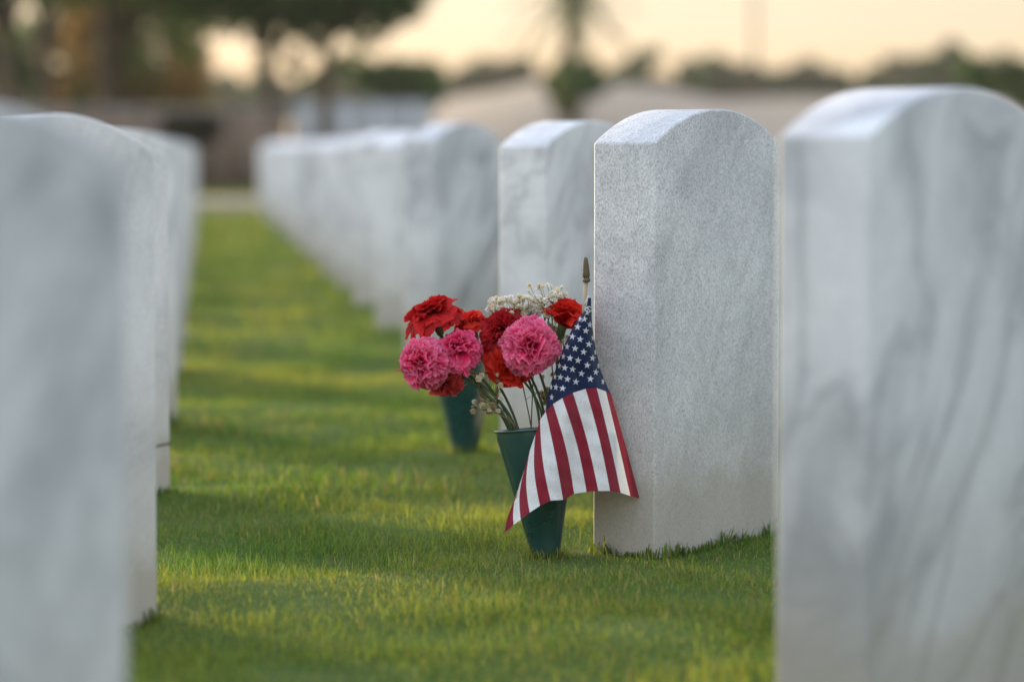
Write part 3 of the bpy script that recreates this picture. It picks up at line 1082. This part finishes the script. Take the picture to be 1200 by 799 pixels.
def tree(name, label, px, Y, trunk_px, hgt, crown, n, leaf, cols, seed, group=None, lean=0.0, cat='tree', fork=True):
    """crown: list of (px, py, dY, radius_px) blobs in photograph pixels at depth Y."""
    r = random.Random(seed)
    base = pt(px, 186, Y); base.z = gzf(0, Y)
    root = thing(name, label, cat, base, group)
    tr = MB()
    rad = sz(trunk_px, Y) / 2
    pts, rs = [], []
    for k in range(9):
        t = k / 8
        pts.append(base + Vector((lean * hgt * t + .05 * math.sin(3 * t + seed), .05 * math.cos(4 * t + seed), hgt * t - .15 * (k == 0))))
        rs.append(rad * (1.35 if k == 0 else 1.08 - .55 * t))
    tr.tube(pts, rs, 12)
    blobs = []
    for (bx, by, dy, br) in crown:
        c = pt(bx, by, Y + dy)
        blobs.append((c.x, c.y, c.z, sz(br, Y)))
    if fork:
        for b in blobs[:14]:
            t = r.uniform(.45, .95)
            s0 = pts[int(t * 8)]
            e = Vector(b[:3])
            mid = s0.lerp(e, .5) + Vector((0, 0, .12 * (e - s0).length))
            tr.tube([s0, mid, e], [rad * .45, rad * .28, rad * .1], 7)
    child_space(tr.build('trunk', M_BARK, None), root)
    V, F, L, C = leaf_cloud(None, blobs, n, leaf, cols, seed)
    child_space(mesh_np('crown', V, F, L, M_LEAF, None, False, C), root)
    return root

def blobs(x0, x1, y0, y1, n, r0, r1, seed, dy=1.5):
    r = random.Random(seed)
    return [(r.uniform(x0, x1), r.uniform(y0, y1), r.uniform(-dy, dy), r.uniform(r0, r1)) for _ in range(n)]

LG = 'shade trees along the back of the lawn'
tree('oak_tree', 'dark trunk standing farthest left of the picture under the canopy', 4, 44, 20, 4.2, blobs(-160, 60, -240, -20, 14, 40, 80, 1), 5000, .11, GREEN, 101, LG)
tree('oak_tree', 'tree with a thin grey brown trunk just right of the small bright gap', 52, 46, 20, 4.4, blobs(0, 170, -260, -30, 14, 40, 80, 2), 5000, .11, GREEN, 102, LG)
tree('oak_tree', 'tree with the darkest thick trunk among the rusty foliage', 128, 48, 26, 4.6, blobs(60, 300, -260, 0, 18, 36, 70, 3), 6000, .11, GREEN, 103, LG)
tree('oak_tree', 'tree with a slim trunk right of the big bright gap and low dark green canopy', 318, 50, 16, 4.4, blobs(200, 460, -220, 12, 26, 26, 52, 4) + [(235, 22, 0, 26), (285, 14, 0, 24), (340, 18, 0, 26), (395, 6, 0, 26), (440, 0, 0, 24), (322, 52, 1, 16), (345, 74, -1, 15), (368, 48, 0, 17), (388, 78, 1, 14), (352, 34, 0, 18), (212, 44, 0, 15), (226, 66, 1, 12), (300, 44, 0, 12), (304, 70, 0, 10), (408, 36, 0, 13), (424, 58, 0, 11), (268, 34, 0, 11)], 10500, .10, GREEN, 104, LG)
tree('oak_tree', 'tree with a brown trunk in front of the white wall, crown reaching over the sky', 384, 47, 17, 4.4, blobs(330, 520, -230, 4, 18, 26, 50, 5) + [(470, 6, 0, 18), (420, 10, 0, 20), (448, 26, 0, 13), (404, 70, 1, 12), (482, 16, 0, 12), (372, 92, 0, 11)], 6600, .10, GREEN, 105, LG)

# rusty and green thicket behind the left trees
def shrub(name, label, bl, Y, n, leaf, cols, seed, group=None):
    cx = sum(b[0] for b in bl) / len(bl)
    base = pt(cx, 186, Y); base.z = gzf(0, Y)
    root = thing(name, label, 'shrub', base, group)
    r = random.Random(seed)
    bb = [(*pt(b[0], b[1], Y + b[2]), sz(b[3], Y)) for b in bl]
    st = MB()
    for b in bb[:12]:
        e = Vector(b[:3]); s0 = base + Vector((r.uniform(-.3, .3), r.uniform(-.2, .2), -.05))
        st.tube([s0, s0.lerp(e, .5) + Vector((0, 0, .1)), e], [.05, .035, .012], 6)
    child_space(st.build('stem', M_BARK, None), root)
    V, F, L, C = leaf_cloud(None, bb, n, leaf, cols, seed)
    child_space(mesh_np('foliage', V, F, L, M_LEAF, None, False, C), root)
    return root
SG = 'shrubs behind the lawn'
shrub('shrub', 'rust coloured thicket between the dark trunks at the upper left', blobs(85, 222, -40, 120, 38, 22, 36, 11), 58, 8000, .11, RUST, 201, SG)
shrub('shrub', 'olive green thicket at the far left behind the first trunks', blobs(-60, 92, 45, 118, 18, 20, 34, 12) + blobs(70, 90, -20, 60, 4, 12, 18, 31), 60, 4500, .11, OLIVE + GREEN, 202, SG)
shrub('shrub', 'rounded green bush at the foot of the trees beside the open sky', blobs(425, 505, 76, 118, 16, 12, 20, 13), 70, 3500, .12, GREEN, 203, SG)
shrub('shrub', 'nearly black evergreen bush in front of the brown wall', blobs(196, 250, 138, 170, 14, 10, 18, 14, .5), 40, 3500, .06, [(.012, .02, .008), (.02, .026, .01)], 204, SG)
shrub('shrub', 'dense dark bush at the right edge above the nearest headstone', blobs(1140, 1260, 82, 120, 20, 14, 24, 15), 75, 4500, .12, OLIVE + GREEN, 205, SG)
shrub('shrub', 'bush of old fronds around the foot of the palm', blobs(646, 704, 80, 125, 16, 11, 19, 16), 78, 3000, .12, OLIVE + GREEN, 206, SG)

# brown garden wall, white wall, bank, path behind the lawn
def wall(name, label, px0, px1, py_top, Y, thick, mat, cap_mat, piers=0):
    a = pt(px0, py_top, Y); b = pt(px1, py_top, Y)
    z0 = gzf(0, Y) - .15
    root = thing(name, label, 'wall', (0.5 * (a.x + b.x), Y, gzf(0, Y)))
    m = MB(); m.box(a.x, b.x, Y, Y + thick, z0, a.z - .06)
    child_space(m.build('masonry', mat, None, False), root)
    c = MB(); c.box(a.x - .04, b.x + .04, Y - .04, Y + thick + .04, a.z - .058, a.z)
    child_space(c.build('coping', cap_mat, None, False), root)
    for k in range(piers):
        x = a.x + (b.x - a.x) * (k + .5) / piers
        p = MB(); p.box(x - .18, x + .18, Y - .07, Y - .003, z0, a.z - .06)
        child_space(p.build('pier', mat, None, False), root)
    return root
def brick(name, c1, c2, mort, scale):
    m, n, b, out = mat_new(name)
    tc = n.nodes.new('ShaderNodeTexCoord')
    mp = n.nodes.new('ShaderNodeMapping'); mp.inputs['Rotation'].default_value = (R(90), 0, 0)
    n.links.new(tc.outputs['Object'], mp.inputs[0])
    br = n.nodes.new('ShaderNodeTexBrick')
    br.inputs['Color1'].default_value = (*c1, 1); br.inputs['Color2'].default_value = (*c2, 1); br.inputs['Mortar'].default_value = (*mort, 1)
    br.inputs['Scale'].default_value = scale
    n.links.new(mp.outputs[0], br.inputs['Vector'])
    n.links.new(br.outputs[0], b.inputs['Base Color'])
    b.inputs['Roughness'].default_value = .9
    return m
M_BROWN = brick('brown_brick', (.14, .085, .055), (.19, .125, .085), (.20, .17, .14), 2.2)
M_PALE = simple_mat('pale_stone', (.34, .34, .335), (.46, .46, .455), 1.2, .8, .1)
wall('brick_wall', 'low dark brown wall across the end of the grass aisle', -120, 335, 126, 43, .25, M_BROWN, simple_mat('weathered_coping', (.22, .2, .18), (.32, .3, .27), 5, .9), 6)
wall('stone_wall', 'long low white wall beyond the headstones left of the palm', 340, 505, 119, 60, .4, M_PALE, M_PALE, 4)

def strip(name, pts4, mat, z):
    m = MB()
    m.face(*[m.vert((x, y, z)) for x, y in pts4])
    o = m.build(name, mat, None, False)
    tag(o, kind='structure')
    return o
M_CONC = simple_mat('concrete', (.15, .125, .115), (.22, .185, .17), 2, .9)
m = MB(); m.box(-60, 60, 26.8, 33.4, -.3, float(rise(30.)) + .03)
tag(m.build('path', M_CONC, None, False), kind='structure')

# sandy bank rising behind
def bank():
    m = MB()
    P = []
    Y0 = 95.0
    prof = [(250, 186), (380, 152), (450, 136), (520, 119), (580, 104), (640, 94), (700, 95), (770, 105), (830, 113), (920, 116), (1040, 118), (1200, 118), (1400, 126), (1600, 186)]
    for k in range(9):
        v = k / 8
        row = []
        for px, py in prof:
            top = pt(px, py, Y0)
            z = top.z * math.sin(v * math.pi / 2) ** .9 if v > 0 else -.2
            row.append((top.x * (.96 + .08 * v), Y0 - 22 + 24 * v, max(z, -.2) + .08 * math.sin(px * .05 + k)))
        P.append(row)
    P.append([(x * 1.05, y + 14, -.4) for x, y, z in P[-1]])
    m.grid(P)
    mt = simple_mat('dry_sand', (.30, .235, .165), (.38, .30, .22), .6, .95, .1)
    tag(m.build('sand_bank', mt, None), kind='structure')
bank()

# palm
def palm(label, px, Y, seed):
    r = random.Random(seed)
    base = pt(px, 186, Y); base.z = gzf(0, Y)
    root = thing('palm_tree', label, 'tree', base)
    top = pt(px + 3, -6, Y)
    t = MB()
    pts = [base + Vector((0, 0, -.2))] + [base.lerp(top, k / 12) + Vector((.06 * math.sin(k * .6), 0, 0)) for k in range(13)]
    rs = [.26] + [.19 + .03 * (k % 2) for k in range(13)]
    t.tube(pts, rs, 14)
    child_space(t.build('trunk', M_BARK, None), root)
    for k in range(26):
        fm = MB()
        az = k * 2.4; el = R(70 - 125 * (k / 26)) + r.uniform(-.15, .15)
        d = Vector((math.cos(az) * math.cos(el), math.sin(az) * math.cos(el), math.sin(el)))
        side = d.cross(Vector((0, 0, 1))).normalized()
        L = r.uniform(1.5, 2.0)
        fm.col = r.choice(OLIVE + GREEN) + (1,)
        spine = [top + d * L * q - Vector((0, 0, .52 * q * q * L * max(.2, math.cos(el)))) for q in [i / 7 for i in range(8)]]
        fm.tube(spine, [.02 - .0022 * i for i in range(8)], 5)
        for i in range(2, 8):
            for sg in (-1, 1):
                for w in (0, .5):
                    p0 = spine[i - 1].lerp(spine[i], w)
                    tip = p0 + side * sg * .5 * (1.15 - i / 8) + d * .3 - Vector((0, 0, .16))
                    q = d * .06
                    fm.face(fm.vert(p0 - q), fm.vert(p0 + q), fm.vert(tip))
        child_space(fm.build('frond', M_LEAF, None, False, True), root)
    return root
palm('single palm tree standing against the pale sky above the second headstone', 668, 80, 3)

# distant trees
def far_tree(label, px, py_top, w, Y, n, seed, group='trees on the far horizon'):
    base_y = 112
    bl = []
    r = random.Random(seed)
    for k in range(12):
        a = r.uniform(-1, 1)
        top = py_top + (base_y - py_top) * abs(a) ** 2 * .8
        bl.append((px + a * w * .5, r.uniform(top + 8, base_y), r.uniform(-2, 2), r.uniform(7, 13)))
    bl.append((px, py_top + 9, 0, 9))
    tree('broadleaf_tree', label, px, Y, 6, (186 - py_top) / FPX * Y * .6, bl, n, .32, OLIVE + GREEN, seed, group)
far_tree('domed tree rising highest from the far tree line, right of the palm', 766, 56, 110, 190, 2600, 301)
far_tree('tall ragged tree in the far tree line near the right edge', 1112, 48, 70, 180, 2000, 302)
far_tree('low rounded tree in the far tree line above the sharp headstone', 850, 72, 120, 200, 2200, 303)

def woodland():
    V, F, L, C = [], [], [], []
    base = 0
    r = random.Random(9)
    bl = []
    for k in range(190):
        px = -200 + 1700 * k / 190 + r.uniform(-6, 6)
        top = 75 + 7 * math.sin(px * .021) + 5 * math.sin(px * .057 + 1) + (8 if px < 560 else 0)
        for q in range(3):
            c = pt(px, r.uniform(top + 8, 135), 230 + r.uniform(-6, 6))
            bl.append((*c, sz(r.uniform(8, 15), 230)))
    v, f, l, c = leaf_cloud(None, bl, 60000, .6, OLIVE + GREEN, 77)
    o = mesh_np('distant_woodland', v, f, l, M_LEAF, None, False, c)
    tag(o, 'low hazy band of far off woodland along the horizon', 'woodland', kind='stuff')
woodland()

# a thin utility pole, blurred to a faint streak
def pole():
    b = pt(884, 186, 140); b.z = 0
    root = thing('utility_pole', 'thin faint pole against the pale sky above the sharp headstone', 'pole', b)
    m = MB(); t = pt(884, -60, 140)
    m.tube([b, t], [.10, .08], 10)
    child_space(m.build('shaft', M_BARK, None), root)
    c = MB(); c.box(t.x - 1.1, t.x + 1.1, 139.94, 140.06, t.z - .9, t.z - .75)
    child_space(c.build('crossarm', M_BARK, None, False), root)
pole()

# ------------------------------------------------------------------ evening air
def haze():
    m = MB()
    m.box(-160, 160, -20, 320, -1.6, 14)
    mt = bpy.data.materials.new('evening_haze')
    mt.use_nodes = True
    n = mt.node_tree
    n.nodes.clear()
    out = n.nodes.new('ShaderNodeOutputMaterial')
    v = n.nodes.new('ShaderNodeVolumePrincipled')
    v.inputs['Color'].default_value = (.95, .93, .90, 1)
    v.inputs['Density'].default_value = 0.00032
    v.inputs['Anisotropy'].default_value = 0.35
    n.links.new(v.outputs[0], out.inputs['Volume'])
    o = m.build('haze', mt, None, False)
    tag(o, 'thin warm evening haze softening the far trees', 'haze', kind='stuff')
haze()
